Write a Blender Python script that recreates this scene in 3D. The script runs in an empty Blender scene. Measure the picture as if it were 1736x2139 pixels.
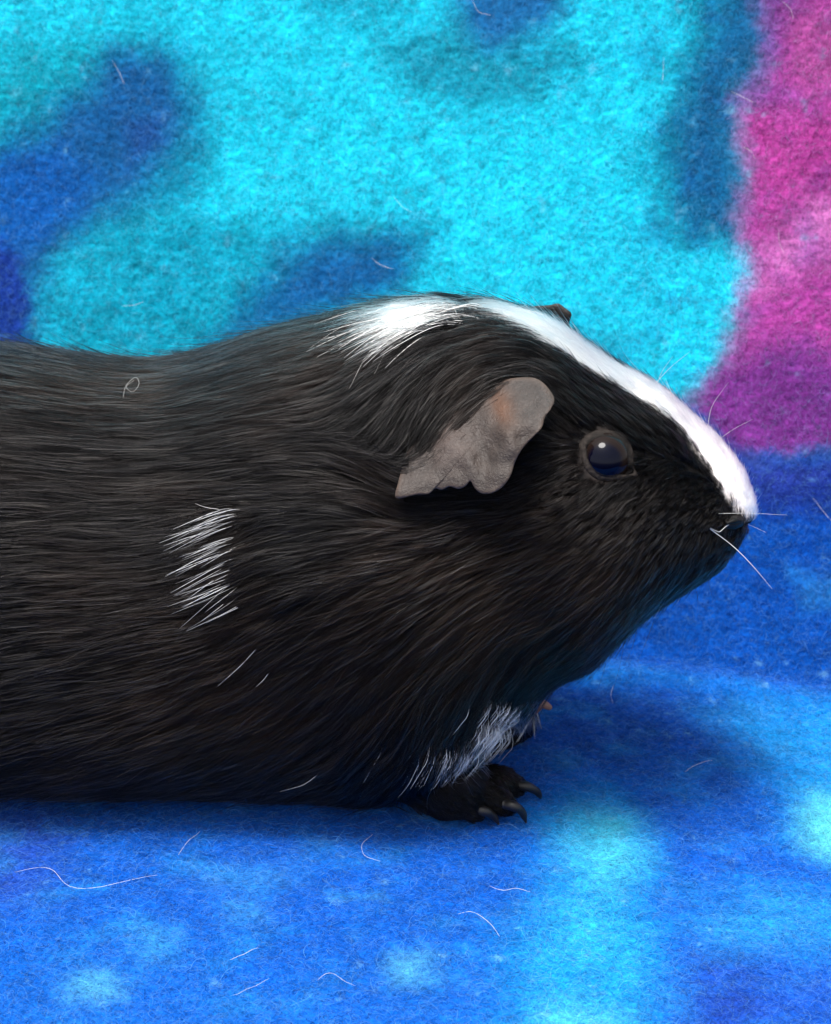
import bpy, bmesh, math, random
import numpy as np
from mathutils import Vector
from mathutils.bvhtree import BVHTree

# ------------------------------------------------------------------ camera, sky, sun, exposure
sc = bpy.context.scene
MM = 0.001                       # everything below is written in millimetres
PITCH = math.radians(22.0)
DIST, AIM_Z = 380.0, 57.0
CT, ST = math.cos(PITCH), math.sin(PITCH)
FWD = np.array([0.0, CT, -ST]); UPV = np.array([0.0, ST, CT]); RIGHT = np.array([1.0, 0.0, 0.0])
CAM = np.array([0.0, 0.0, AIM_Z]) - FWD * DIST

cd = bpy.data.cameras.new('camera')
cam = bpy.data.objects.new('camera', cd); sc.collection.objects.link(cam)
cam.location = CAM * MM
cam.rotation_euler = (math.radians(90) - PITCH, 0, 0)
cd.sensor_fit = 'VERTICAL'; cd.angle_y = 2 * math.atan(1069.5 / 3800.0)
cd.clip_start = 0.01; cd.clip_end = 50
cd.dof.use_dof = True; cd.dof.focus_distance = 0.352; cd.dof.aperture_fstop = 24.0
sc.camera = cam

SUN_EL, SUN_AZ = math.radians(76), math.radians(235)       # azimuth clockwise from +Y
w = bpy.data.worlds.new('World'); sc.world = w; w.use_nodes = True
nt = w.node_tree; nt.nodes.clear()
sky = nt.nodes.new('ShaderNodeTexSky'); sky.sky_type = 'NISHITA'; sky.sun_disc = False
sky.sun_elevation = SUN_EL; sky.sun_rotation = SUN_AZ; sky.dust_density = 3.0; sky.air_density = 1.0; sky.ozone_density = 1.0
hs = nt.nodes.new('ShaderNodeHueSaturation'); hs.inputs['Saturation'].default_value = 0.22
bg = nt.nodes.new('ShaderNodeBackground'); bg.inputs['Strength'].default_value = 0.145
wo = nt.nodes.new('ShaderNodeOutputWorld')
nt.links.new(sky.outputs[0], hs.inputs['Color']); nt.links.new(hs.outputs[0], bg.inputs[0]); nt.links.new(bg.outputs[0], wo.inputs[0])
sd = bpy.data.lights.new('sun', 'SUN'); sd.energy = 2.7; sd.angle = math.radians(24); sd.color = (1, 0.97, 0.93)
sun = bpy.data.objects.new('sun', sd); sc.collection.objects.link(sun)
sdir = Vector((math.sin(SUN_AZ) * math.cos(SUN_EL), math.cos(SUN_AZ) * math.cos(SUN_EL), math.sin(SUN_EL)))
sun.rotation_euler = sdir.to_track_quat('Z', 'Y').to_euler()
sc.view_settings.view_transform = 'Standard'; sc.view_settings.look = 'None'
sc.view_settings.exposure = 1.0; sc.view_settings.gamma = 1.0
sc.cycles.max_bounces = 12
sc.cycles.use_denoising = True
sc.render.hair_type = 'STRAND'

rng = np.random.default_rng(7)
random.seed(7)

# ------------------------------------------------------------------ helpers
def ray(px, py):
    d = RIGHT * (px - 868) / 3800.0 + UPV * (1069.5 - py) / 3800.0 + FWD
    return d / np.linalg.norm(d)
def P(px, py, Y):                                   # point of the sight line at depth Y
    d = ray(px, py); return CAM + d * ((Y - CAM[1]) / d[1])
def G(px, py, z=0.0):                               # point of the sight line at height z
    d = ray(px, py); return CAM + d * ((z - CAM[2]) / d[2])
def project(p):
    q = p - CAM; dep = q @ FWD
    return 868 + 3800 * (q @ RIGHT) / dep, 1069.5 - 3800 * (q @ UPV) / dep
def nrm(v):
    return v / np.maximum(np.linalg.norm(v, axis=-1, keepdims=True), 1e-9)
def lin(c):
    c = np.asarray(c, float) / 255.0
    return np.where(c <= 0.04045, c / 12.92, ((c + 0.055) / 1.055) ** 2.4)
def smooth(a, b, x):
    t = np.clip((x - a) / (b - a), 0, 1); return t * t * (3 - 2 * t)

PERM = np.random.default_rng(3).permutation(4096)
GRAD = np.exp(1j * np.random.default_rng(4).uniform(0, 2 * np.pi, 4096))
def noise2(x, y, seed=0):                           # gradient noise, about -0.7..0.7
    xi = np.floor(x).astype(int); yi = np.floor(y).astype(int); fx = x - xi; fy = y - yi
    u = fx ** 3 * (fx * (fx * 6 - 15) + 10); v = fy ** 3 * (fy * (fy * 6 - 15) + 10)
    def g(ix, iy, dx, dy):
        h = GRAD[PERM[(PERM[(ix + seed * 37) & 4095] + iy) & 4095]]
        return h.real * dx + h.imag * dy
    a = g(xi, yi, fx, fy); b = g(xi + 1, yi, fx - 1, fy); c = g(xi, yi + 1, fx, fy - 1); d = g(xi + 1, yi + 1, fx - 1, fy - 1)
    return (a + (b - a) * u) * (1 - v) + (c + (d - c) * u) * v
def fbm(x, y, seed=0, octaves=4):
    s = 0; a = 1.0
    for k in range(octaves):
        s = s + a * noise2(x, y, seed + k); x = x * 2.03 + 5.1; y = y * 2.03 + 1.7; a *= 0.5
    return s
def sd_poly(x, y, poly):                            # signed distance, negative inside
    poly = np.asarray(poly, float); n = len(poly)
    d = np.full(x.shape, 1e18); ins = np.zeros(x.shape, bool)
    for i in range(n):
        ax, ay = poly[i]; bx, by = poly[(i + 1) % n]
        ex, ey = bx - ax, by - ay; wx, wy = x - ax, y - ay
        t = np.clip((wx * ex + wy * ey) / (ex * ex + ey * ey + 1e-12), 0, 1)
        d = np.minimum(d, (wx - ex * t) ** 2 + (wy - ey * t) ** 2)
        c = (ay > y) != (by > y)
        ins ^= c & (x < ex * (y - ay) / (ey if abs(ey) > 1e-9 else 1e-9) + ax)
    return np.sqrt(d) * np.where(ins, -1, 1)
def hermite(x, xs, ys):
    xs = np.asarray(xs, float); ys = np.asarray(ys, float)
    s = np.diff(ys) / np.diff(xs); m = np.empty_like(ys)
    m[1:-1] = np.where(s[:-1] * s[1:] > 0, 2 * s[:-1] * s[1:] / np.where(s[:-1] + s[1:] == 0, 1, s[:-1] + s[1:]), 0)
    m[0], m[-1] = s[0], s[-1]
    x = np.clip(x, xs[0], xs[-1])
    i = np.clip(np.searchsorted(xs, x) - 1, 0, len(xs) - 2); h = xs[i + 1] - xs[i]; t = (x - xs[i]) / h
    return ((2 * t**3 - 3 * t**2 + 1) * ys[i] + (t**3 - 2 * t**2 + t) * h * m[i] + (-2 * t**3 + 3 * t**2) * ys[i + 1] + (t**3 - t**2) * h * m[i + 1])

def mesh_obj(name, verts, faces, mat, parent=None, smooth_shade=True, colors=None):
    me = bpy.data.meshes.new(name)
    me.from_pydata((np.asarray(verts) * MM).tolist(), [], [tuple(map(int, f)) for f in faces])
    if smooth_shade: me.polygons.foreach_set('use_smooth', [True] * len(me.polygons))
    if colors is not None:
        a = me.color_attributes.new('print', 'FLOAT_COLOR', 'POINT')
        a.data.foreach_set('color', np.c_[colors, np.ones(len(colors))].astype(np.float32).ravel())
    me.materials.append(mat); me.update()
    o = bpy.data.objects.new(name, me); sc.collection.objects.link(o)
    if parent is not None: o.parent = parent; o.matrix_parent_inverse = parent.matrix_world.inverted()
    return o
def grid_faces(nu, nv, wrap=False):
    a = np.arange(nu * nv).reshape(nu, nv)
    if wrap: a = np.c_[a, a[:, :1]]
    return np.stack([a[:-1, :-1], a[1:, :-1], a[1:, 1:], a[:-1, 1:]], -1).reshape(-1, 4)
def tube(pts, radii, sides=6):
    pts = np.asarray(pts, float); radii = np.asarray(radii, float); n = len(pts)
    tan = nrm(np.gradient(pts, axis=0)); ref = np.array([0.31, 0.2, 0.93])
    a = nrm(np.cross(tan, ref)); b = np.cross(tan, a)
    ph = np.linspace(0, 2 * np.pi, sides, endpoint=False)
    v = pts[:, None] + radii[:, None, None] * (np.cos(ph)[None, :, None] * a[:, None] + np.sin(ph)[None, :, None] * b[:, None])
    f = [tuple(q) for q in grid_faces(n, sides, True)]
    f.append(tuple(range(sides))[::-1]); f.append(tuple((n - 1) * sides + k for k in range(sides)))
    return v.reshape(-1, 3), f
def spline(pts, n):
    pts = np.asarray(pts, float); t = np.r_[0, np.cumsum(np.linalg.norm(np.diff(pts, axis=0), axis=1))]
    u = np.linspace(0, t[-1], n)
    if len(pts) == 2: return np.stack([np.interp(u, t, pts[:, k]) for k in range(pts.shape[1])], 1)
    m = np.gradient(pts, t, axis=0)
    i = np.clip(np.searchsorted(t, u) - 1, 0, len(t) - 2); h = (t[i + 1] - t[i])[:, None]; q = ((u - t[i])[:, None]) / h
    return (2*q**3 - 3*q**2 + 1) * pts[i] + (q**3 - 2*q**2 + q) * h * m[i] + (-2*q**3 + 3*q**2) * pts[i+1] + (q**3 - q**2) * h * m[i+1]
def capsule(pts, radii, n=16, sides=14):                    # a rounded limb
    p = spline(pts, n); r = np.interp(np.linspace(0, 1, n), np.linspace(0, 1, len(radii)), radii)
    d0 = nrm(p[0] - p[1]); d1 = nrm(p[-1] - p[-2])
    p = np.r_[[p[0] + d0 * r[0] * 0.95, p[0] + d0 * r[0] * 0.6], p, [p[-1] + d1 * r[-1] * 0.6, p[-1] + d1 * r[-1] * 0.95]]
    r = np.r_[[r[0] * 0.3, r[0] * 0.8], r, [r[-1] * 0.8, r[-1] * 0.3]]
    return tube(p, r, sides)
def hair_obj(name, pts, radius, tint, mat, parent):         # pts (n, k, 3) in mm
    n, k, _ = pts.shape
    hc = bpy.data.hair_curves.new(name); hc.add_curves([k] * n)
    hc.attributes['position'].data.foreach_set('vector', (pts * MM).astype(np.float32).ravel())
    ra = hc.attributes.get('radius') or hc.attributes.new('radius', 'FLOAT', 'POINT')
    ra.data.foreach_set('value', (radius * MM).astype(np.float32).ravel())
    ta = hc.attributes.new('print', 'FLOAT_COLOR', 'POINT')
    if tint.ndim == 2: tint = np.repeat(tint[:, None, :], k, 1)
    ta.data.foreach_set('color', np.concatenate([tint, np.ones((n, k, 1))], -1).astype(np.float32).ravel())
    hc.materials.append(mat)
    o = bpy.data.objects.new(name, hc); sc.collection.objects.link(o)
    o.parent = parent; o['kind'] = 'stuff'
    return o
def mat_new(name):
    m = bpy.data.materials.new(name); m.use_nodes = True; t = m.node_tree
    return m, t, t.nodes['Principled BSDF']
def mat_plain(name, col, rough=0.5, spec=0.5, bump=None):
    m, t, b = mat_new(name)
    b.inputs['Base Color'].default_value = (*col, 1); b.inputs['Roughness'].default_value = rough; b.inputs['Specular IOR Level'].default_value = spec
    nz = t.nodes.new('ShaderNodeTexNoise'); nz.inputs['Scale'].default_value = (bump or (900, 0))[0]; nz.inputs['Detail'].default_value = 4
    mx = t.nodes.new('ShaderNodeMix'); mx.data_type = 'RGBA'; mx.blend_type = 'MULTIPLY'; mx.inputs['Factor'].default_value = 0.35
    mx.inputs['A'].default_value = (*col, 1); t.links.new(nz.outputs['Fac'], mx.inputs['B']); t.links.new(mx.outputs['Result'], b.inputs['Base Color'])
    if bump:
        bp = t.nodes.new('ShaderNodeBump'); bp.inputs['Strength'].default_value = bump[1]; bp.inputs['Distance'].default_value = 0.0003
        t.links.new(nz.outputs['Fac'], bp.inputs['Height']); t.links.new(bp.outputs['Normal'], b.inputs['Normal'])
    return m
def mat_print(name, rough=0.9, spec=0.2, noise=(700, 0.25), bump=0.0, sheen=0.0, voronoi=None):
    m, t, b = mat_new(name)
    at = t.nodes.new('ShaderNodeAttribute'); at.attribute_name = 'print'
    nz = t.nodes.new('ShaderNodeTexNoise'); nz.inputs['Scale'].default_value = noise[0]; nz.inputs['Detail'].default_value = 5
    tc = t.nodes.new('ShaderNodeTexCoord'); t.links.new(tc.outputs['Object'], nz.inputs['Vector'])
    mr = t.nodes.new('ShaderNodeMapRange'); mr.inputs[1].default_value = 0.3; mr.inputs[2].default_value = 0.7
    mr.inputs[3].default_value = 1 - noise[1]; mr.inputs[4].default_value = 1 + noise[1]
    t.links.new(nz.outputs['Fac'], mr.inputs[0])
    mx = t.nodes.new('ShaderNodeVectorMath'); mx.operation = 'SCALE'
    t.links.new(at.outputs['Color'], mx.inputs[0]); t.links.new(mr.outputs[0], mx.inputs['Scale']); t.links.new(mx.outputs[0], b.inputs['Base Color'])
    b.inputs['Roughness'].default_value = rough; b.inputs['Specular IOR Level'].default_value = spec; b.inputs['Sheen Weight'].default_value = sheen
    if bump:
        src = nz.outputs['Fac']
        if voronoi:
            vo = t.nodes.new('ShaderNodeTexNoise'); vo.inputs['Scale'].default_value = voronoi; vo.inputs['Detail'].default_value = 6; vo.inputs['Distortion'].default_value = 1.2
            t.links.new(tc.outputs['Object'], vo.inputs['Vector']); src = vo.outputs['Fac']
        bp = t.nodes.new('ShaderNodeBump'); bp.inputs['Strength'].default_value = bump; bp.inputs['Distance'].default_value = 0.0006
        t.links.new(src, bp.inputs['Height']); t.links.new(bp.outputs['Normal'], b.inputs['Normal'])
    return m
def tag(o, label, cat, group=None):
    o['label'] = label; o['category'] = cat
    if group: o['group'] = group

# ------------------------------------------------------------------ the fleece blanket
def fold_y(X):                                              # where the flat part ends, sagging forward to the right
    return hermite(X, [-320, -60, 0, 37, 55, 72, 95, 330], [60, 60, 50, 42, 40, 36.5, 27, 0])
_d = np.r_[np.linspace(-330, -14, 60), np.linspace(-12, 24, 181), np.linspace(25, 210, 300)]
_z = hermite(_d, [-330, -40, -14, -5, 0, 3.5, 7, 10, 14, 19, 30, 60, 110, 210], [0, 0, 0.5, 2.6, 2.2, -0.8, -4.5, -5.2, -1.0, 9.0, 36, 112, 240, 500])
_s = np.r_[0, np.cumsum(np.hypot(np.diff(_d), np.diff(_z)))]; _s -= np.interp(0, _d, _s)
def zprof(d): return np.interp(d, _d, _z)
def s_of_d(d): return np.interp(d, _d, _s)
def sheet_of_px(px, py):                                    # pixel -> cloth coordinates (across, along)
    d = ray(px, py); t = np.linspace(240, 700, 4000); p = CAM + t[:, None] * d
    f = p[:, 2] - zprof(p[:, 1] - fold_y(p[:, 0])); i = np.argmax(f < 0)
    q = p[i]; return np.array([q[0], float(s_of_d(q[1] - fold_y(np.array([q[0]]))[0]))])
def px_poly(pts): return np.array([sheet_of_px(*p) for p in pts])

ALB = 0.62                                                  # print colours below are the dyes as seen; this scales them to albedo
DYES = [  # outline in the cloth, feather (mm), colour, strength
 # upright part
 ([(0,150),(60,90),(240,110),(170,240),(0,300)], 9, (14,168,200), .8),
 ([(240,80),(380,110),(430,200),(450,330),(410,410),(280,470),(150,520),(0,560),(0,260),(140,190)], 6, (18,135,190), .8),
 ([(100,620),(200,480),(400,440),(600,500),(600,650),(400,760),(90,740)], 6, (10,172,214), .8),
 ([(235,115),(300,105),(360,130),(385,200),(375,270),(350,330),(290,400),(210,450),(150,500),(110,560),(85,640),(70,760),(-1000,760),(-1000,320),(0,310),(100,275),(170,200)], 6.5, (34,94,178), .92),
 ([(-1000,330),(0,330),(120,300),(200,380),(100,500),(0,540),(-1000,560)], 5, (22,98,208), .8),
 ([(-1000,500),(10,505),(45,545),(60,620),(70,760),(-1000,760)], 3, (42,48,172), .85),
 ([(260,240),(345,230),(350,310),(270,350)], 4, (52,74,168), .6),
 ([(590,490),(700,465),(830,465),(910,495),(880,560),(800,620),(740,660),(600,680),(480,730),(380,780),(490,650),(560,580)], 7, (20,112,176), .9),
 ([(650,540),(800,505),(830,575),(720,660),(540,720),(500,700)], 6.5, (26,86,172), .75),
 ([(800,80),(960,60),(1200,80),(1220,140),(1120,210),(950,235),(850,190)], 5, (26,150,190), .75),
 ([(620,-40),(860,-40),(860,40),(760,60),(640,30)], 5, (20,160,200), .6),
 ([(955,-60),(1160,-60),(1200,20),(1120,70),(1010,98),(955,60)], 5.5, (42,94,180), .9),
 ([(1100,680),(1250,690),(1330,780),(1260,790)], 4, (14,130,180), .6),
 ([(1440,-60),(1640,-60),(1560,200),(1545,480),(1530,520),(1430,500),(1360,420),(1350,300),(1400,170)], 6, (18,142,185), .85),
 ([(1530,-60),(1640,-60),(1600,80),(1565,200),(1545,330),(1548,480),(1530,508),(1480,495),(1415,440),(1395,340),(1425,230),(1465,110)], 7, (26,92,158), .92),
 ([(1600,-80),(2900,-80),(2900,860),(1650,950),(1540,965),(1480,905),(1435,850),(1475,800),(1515,740),(1558,640),(1562,570),(1546,490),(1550,350),(1570,210),(1590,80)], 4.0, (182,66,164), 1),
 ([(1600,-60),(1690,-60),(1600,140),(1575,240),(1560,180)], 4, (120,60,160), .7),
 ([(1640,30),(2900,20),(2900,150),(1660,190)], 5, (205,84,172), .7),
 ([(1575,240),(2900,170),(2900,360),(1700,400),(1560,470)], 7, (206,60,164), .75),
 ([(2900,380),(1700,420),(1610,500),(1568,590),(1600,630),(1700,560),(2900,520)], 5, (238,128,214), .85),
 ([(1600,560),(1736,500),(2900,560),(2900,700),(1640,720),(1560,680)], 5, (200,60,170), .5),
 ([(1430,850),(1510,760),(1600,730),(2900,740),(2900,880),(1650,950),(1540,985),(1480,930)], 5, (128,46,150), .9),
 ([(1380,850),(1440,862),(1500,915),(1540,960),(1650,945),(2900,890),(2900,1700),(1100,1600),(1250,1000)], 3.5, (12,78,194), 1),
 ([(1500,930),(1560,960),(2900,910),(2900,1010),(1560,1050),(1500,1000)], 4, (72,52,160), .85),
 ([(1560,1000),(2900,960),(2900,1080),(1600,1090)], 5, (28,52,165), .7),
 ([(1660,1190),(1760,1200),(1760,1290),(1690,1280)], 3, (60,140,238), .6),
 # lying part
 ([(1130,1440),(1400,1432),(1570,1475),(1520,1560),(1260,1590),(1000,1560)], 8, (12,62,178), .55),  # navy print, with the shade under chest and chin put into its colour
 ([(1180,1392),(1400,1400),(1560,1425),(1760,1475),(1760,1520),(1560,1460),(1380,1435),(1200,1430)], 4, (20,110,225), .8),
 ([(1500,1490),(1620,1475),(2900,1500),(2900,1850),(1660,1760),(1600,1620)], 12, (26,150,242), .9),
 ([(1680,1700),(1736,1670),(1850,1700),(1850,1810),(1690,1780)], 7, (150,232,242), .95),
 ([(1150,1710),(1260,1650),(1370,1760),(1340,1900),(1400,2010),(1350,2400),(1030,2400),(1080,1950),(1170,1850)], 11, (26,160,246), .9),
 ([(1215,1705),(1310,1710),(1335,1800),(1260,1850),(1195,1790)], 8, (110,216,246), .8),
 ([(1180,1870),(1300,1880),(1290,2000),(1160,2010)], 9, (60,186,248), .6),
 ([(1385,1710),(1590,1650),(1570,1880),(1410,1890)], 9, (14,88,214), .8),
 ([(1420,1970),(2900,1890),(2900,2420),(1400,2420)], 10, (26,78,205), .9),
 ([(1440,2050),(1560,2020),(1620,2139),(1450,2200)], 9, (38,52,168), .7),
 ([(1560,1860),(2900,1790),(2900,1920),(1520,2000),(1450,1940)], 9, (45,148,242), .8),
 ([(-1000,1700),(160,1700),(80,1900),(-1000,1980)], 10, (48,66,190), .8),
 ([(-1000,1990),(200,1960),(420,2030),(600,2090),(1000,2040),(1080,2160),(1000,2400),(-1000,2400)], 26, (34,130,240), .2),
 ([(165,2035),(210,2030),(222,2075),(180,2085)], 6, (150,216,248), .75),
 ([(830,2012),(872,2008),(880,2045),(842,2050)], 6, (150,218,248), .75),
 ([(300,1945),(355,1945),(350,1995),(310,1990)], 7, (100,180,246), .6),
 ([(420,1830),(590,1815),(600,1840),(440,1850)], 6, (100,165,245), .5),
 ([(480,1890),(530,1885),(530,1920),(490,1925)], 6, (100,175,246), .5),
 ([(1140,2110),(1290,2115),(1290,2160),(1150,2160)], 7, (150,225,250), .6),
 ([(680,1860),(790,1855),(800,1875),(690,1880)], 3, (90,160,245), .6),
]
def dye(c):
    v = lin(c) ** 0.86 * ALB
    if c[2] > 1.6 * c[0]: v = v * np.array([0.45, 1.04, 1.0])
    return v
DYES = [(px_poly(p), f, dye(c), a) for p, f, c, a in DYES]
def cloth_print(X, s):
    wx = X + 3.5 * fbm(X / 16, s / 16, 1) + 1.8 * fbm(X / 3.4, s / 3.4, 2, 3); ws = s + 3.5 * fbm(X / 16, s / 16, 9) + 1.8 * fbm(X / 3.4, s / 3.4, 12, 3)
    up = smooth(-1, 3, s)[:, None]
    col = dye((34, 212, 246)) * 1.14 * up + dye((10, 86, 210)) * (1 - up)
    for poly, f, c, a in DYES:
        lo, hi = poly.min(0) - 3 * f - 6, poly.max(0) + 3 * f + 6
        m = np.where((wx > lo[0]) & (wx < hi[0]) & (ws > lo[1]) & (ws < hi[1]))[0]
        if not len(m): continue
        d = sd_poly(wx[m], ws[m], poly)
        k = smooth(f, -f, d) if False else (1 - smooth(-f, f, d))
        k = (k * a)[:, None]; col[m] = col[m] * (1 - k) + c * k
    fl = (smooth(-0.05, 0.75, fbm(X / 13, s / 10, 25, 4)) * (1 - smooth(-1, 3, s)))[:, None] * 0.30
    col = col * (1 - fl) + dye((60, 160, 246)) * fl
    pu = (smooth(0.0, 0.6, fbm(X / 9, s / 9, 27, 4)) * smooth(48, 62, X) * smooth(8, 40, s))[:, None] * 0.35
    col = col * (1 - pu) + np.minimum(col, dye((120, 60, 165))) * pu
    n = fbm(X / 7, s / 7, 21, 3)[:, None]
    col = col * (1 + 0.22 * n)
    sp = smooth(0.46, 0.75, fbm(X / 4.2, s / 4.2, 33, 3) + 0.16 * noise2(X / 30, s / 30, 5))[:, None]     # pale flecks of the print
    col = col * (1 - 0.42 * sp) + lin((140, 215, 250)) * ALB * 0.42 * sp
    return np.clip(col, 0.0015, 0.95)
def pile_height(X, s):                                      # pebbled clumps of the fleece
    a = fbm(X / 1.6 + 0.3 * noise2(X / 5, s / 5, 3), s / 1.35, 41, 3)
    return 0.52 * a + 0.9 * fbm(X / 26, s / 26, 51, 2) + 0.35 * np.abs(noise2(X / 3.6, s / 3.0, 61))
def cloth_point(X, s):
    d = np.interp(s, _s, _d); z = zprof(d); dz = (zprof(d + 0.4) - zprof(d - 0.4)) / 0.8
    n = nrm(np.stack([0 * d, -dz, np.ones_like(d)], -1)); t = np.stack([n[:, 0], n[:, 2], -n[:, 1]], -1)
    p = np.stack([X, fold_y(X) + d, z], -1) + n * (pile_height(X, s) * smooth(900, 400, np.abs(X)) if False else pile_height(X, s))[:, None]
    return p, n, t
def steps(lo, a, b, hi, fine, coarse):
    return np.r_[np.arange(lo, a, coarse), np.arange(a, b, fine), np.arange(b, hi, coarse)]
gx = steps(-300, -175, 175, 300, 0.55, 4.0); gs = steps(-300, -188, 200, 400, 0.55, 4.0)
SX, SS = np.meshgrid(gx, gs, indexing='ij'); SX = SX.ravel(); SS = SS.ravel()
cp, cn, ct = cloth_point(SX, SS)
M_cloth = mat_print('fleece', 1.0, 0.0, (1500, 0.22), 0.35, 0.15, voronoi=900)
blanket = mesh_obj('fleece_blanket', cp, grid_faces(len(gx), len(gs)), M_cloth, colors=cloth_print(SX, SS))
tag(blanket, 'fuzzy fleece blanket dyed cyan, blue and magenta, under and behind the guinea pig', 'blanket')
# backing layer gives the cloth its thickness
NF = 470000
fx = np.where(rng.random(NF) < 0.8, rng.uniform(-122, 122, NF), rng.uniform(-200, 200, NF)); fs = rng.uniform(-186, 196, NF)
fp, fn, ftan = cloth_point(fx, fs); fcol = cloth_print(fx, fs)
K = 6; L = rng.gamma(4, 0.62, NF).clip(0.8, 6.0); turn = rng.normal(0, 2.6, NF)
a0 = rng.uniform(0, 2 * np.pi, NF); lift = rng.uniform(0.1, 1.3, NF)
pts = np.zeros((NF, K, 3)); pos = fp - fn * 0.1; side = np.cross(fn, ftan)
for k in range(K):
    pts[:, k] = pos; q = k / (K - 1); ang = a0 + turn * q * (0.6 + 0.8 * q)
    up = lift * (1 - 1.9 * q)
    dr = ftan * np.cos(ang)[:, None] + side * np.sin(ang)[:, None] + fn * up[:, None]
    pos = pos + nrm(dr) * (L / (K - 1))[:, None]
rad = np.repeat(rng.uniform(0.022, 0.042, NF)[:, None], K, 1) * np.linspace(1, 0.55, K)[None]
lum = rng.uniform(0.62, 1.5, NF)[:, None]; pale = (rng.random(NF) < 0.4)[:, None] * rng.uniform(0.0, 0.32, NF)[:, None]
fcol = np.clip(fcol * lum * (1 - pale) + pale * (0.35 * fcol.max(1, keepdims=True) + 0.5 * lin((105, 205, 250))), 0, 0.9)
M_fibre = mat_print('fleece_fibre', 0.9, 0.1, (300, 0.05))
hair_obj('pile', pts, rad, fcol, M_fibre, blanket)

# ------------------------------------------------------------------ the guinea pig
pig = bpy.data.objects.new('guinea_pig', None); sc.collection.objects.link(pig); pig.empty_display_size = 0.05
tag(pig, 'black guinea pig with white blaze and drooping grey ear crouching on blue fleece', 'guinea pig')

TOP = ([-1050,-1000,-900,-750,-500,-200,0,150,320,400,500,600,700,800,900,1000,1060,1120,1150,1190,1224,1300,1371,1420,1461,1509,1547,1560,1568,1571],
       [1150,900,780,725,695,690,703,722,745,736,700,668,648,636,626,622,630,645,660,688,712,760,802,846,883,931,983,1010,1035,1062])
BOT = ([-1050,-1000,-900,-750,880,940,1000,1060,1105,1145,1210,1240,1300,1350,1400,1450,1490,1515,1530,1545,1560,1567,1571],
       [1200,1450,1640,1760,1745,1655,1575,1500,1440,1398,1372,1346,1294,1262,1234,1211,1188,1163,1140,1112,1088,1076,1066])
WID = ([-1050,-1000,-900,-750,-500,-200,0,300,500,700,850,950,1050,1150,1250,1330,1400,1450,1500,1540,1560,1571],
       [6,22,34,42,46,46,45,44,43,43,41,37,33.5,33.5,30.5,25.5,20.5,17,13.5,9.8,6.5,1.5])
YC = ([-1050,0,400,700,1000,1200,1400,1571], [10,8,6,2,-5,-9,-14,-18])
EGG = ([-1050,400,900,1050,1150,1260,1400,1571], [0.10,0.10,0.06,0.06,0.13,0.10,0.07,0.0])
FUR = ([-1050,0,900,1100,1300,1400,1571], [20,20,20,16,9,7,5])        # px of fur lying over the skin
cols = np.r_[np.linspace(-1049, 900, 90), np.linspace(915, 1500, 50), np.linspace(1506, 1570.5, 24)]
rings = []
for px in cols:
    fur = np.interp(px, *FUR); tp = np.mean([hermite(px + q * min(1.0, max(0.0, (900 - px) / 250)), *TOP) for q in (-90, -60, -30, 0, 30, 60, 90)]) + fur; bt = hermite(px, *BOT) - fur * 0.8
    if bt < tp + 4: m_ = (tp + bt) / 2; tp, bt = m_ - 2, m_ + 2
    wd = max(0.8, hermite(px, *WID) - fur * 0.08); yc = np.interp(px, *YC); k = np.interp(px, *EGG)
    pt = P(px, tp, yc); pb = P(px, bt, yc)
    ut, ub = pt[2] * CT, pb[2] * CT
    A = (ut - ub) / 2; h = math.sqrt(max(A * A - (wd * ST) ** 2, (0.8 * A) ** 2)) / CT; zc = (ut + ub) / 2 / CT
    if zc - h < 1.2:                                       # belly rests on the cloth
        lo, hi = 5, 140
        for _ in range(40):
            zt = (lo + hi) / 2
            v = (zt + 1.2) / 2 * CT + math.sqrt(((zt - 1.2) / 2 * CT) ** 2 + (wd * ST) ** 2)
            lo, hi = (zt, hi) if v < ut else (lo, zt)
        zc = (zt + 1.2) / 2; h = (zt - 1.2) / 2
    X = (pt[0] + pb[0]) / 2
    ph = np.linspace(0, 2 * np.pi, 64, endpoint=False); c, s = np.cos(ph), np.sin(ph)
    box = 1 - smooth(860, 980, px); lowr = (s < 0) * box
    y = yc + wd * np.sign(c) * np.abs(c) ** (0.88 - 0.36 * lowr) * (1 - k * s); z = zc + h * np.sign(s) * np.abs(s) ** (0.92 - 0.27 * lowr)
    rings.append(np.stack([np.full(64, X), y, z], -1))
rings = np.array(rings); V = [rings.reshape(-1, 3)]; n = len(cols)
F = [tuple(q) for q in grid_faces(n, 64, True)] + [tuple(range(64))[::-1], tuple((n - 1) * 64 + k for k in range(64))]
def add(vf):
    b = sum(len(v) for v in V); V.append(vf[0]); F.extend(tuple(int(i) + b for i in f) for f in vf[1])
# near foreleg, paw and toes
NEAR_TOES = [((990,1642,6),(1040,1636,6),(1076,1643,4.0)), ((985,1655,6),(1028,1664,5.5),(1056,1683,3.6)), ((950,1668,6),(975,1680,5.0),(990,1695,3.4)), ((1000,1634,6),(1035,1628,5.5),(1058,1628,4))]
add(capsule([P(800,1430,-12), P(860,1550,-16), G(905,1630,9), G(950,1650,7)], [13, 11, 8, 6.5]))
add(capsule([G(930,1650,7), G(970,1655,6.0), G(992,1655,5.0)], [6.6, 5.8, 4.5]))
for t3 in NEAR_TOES: add(capsule([G(*q) for q in t3], [3.3, 3.0, 2.6], n=10, sides=10))
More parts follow.
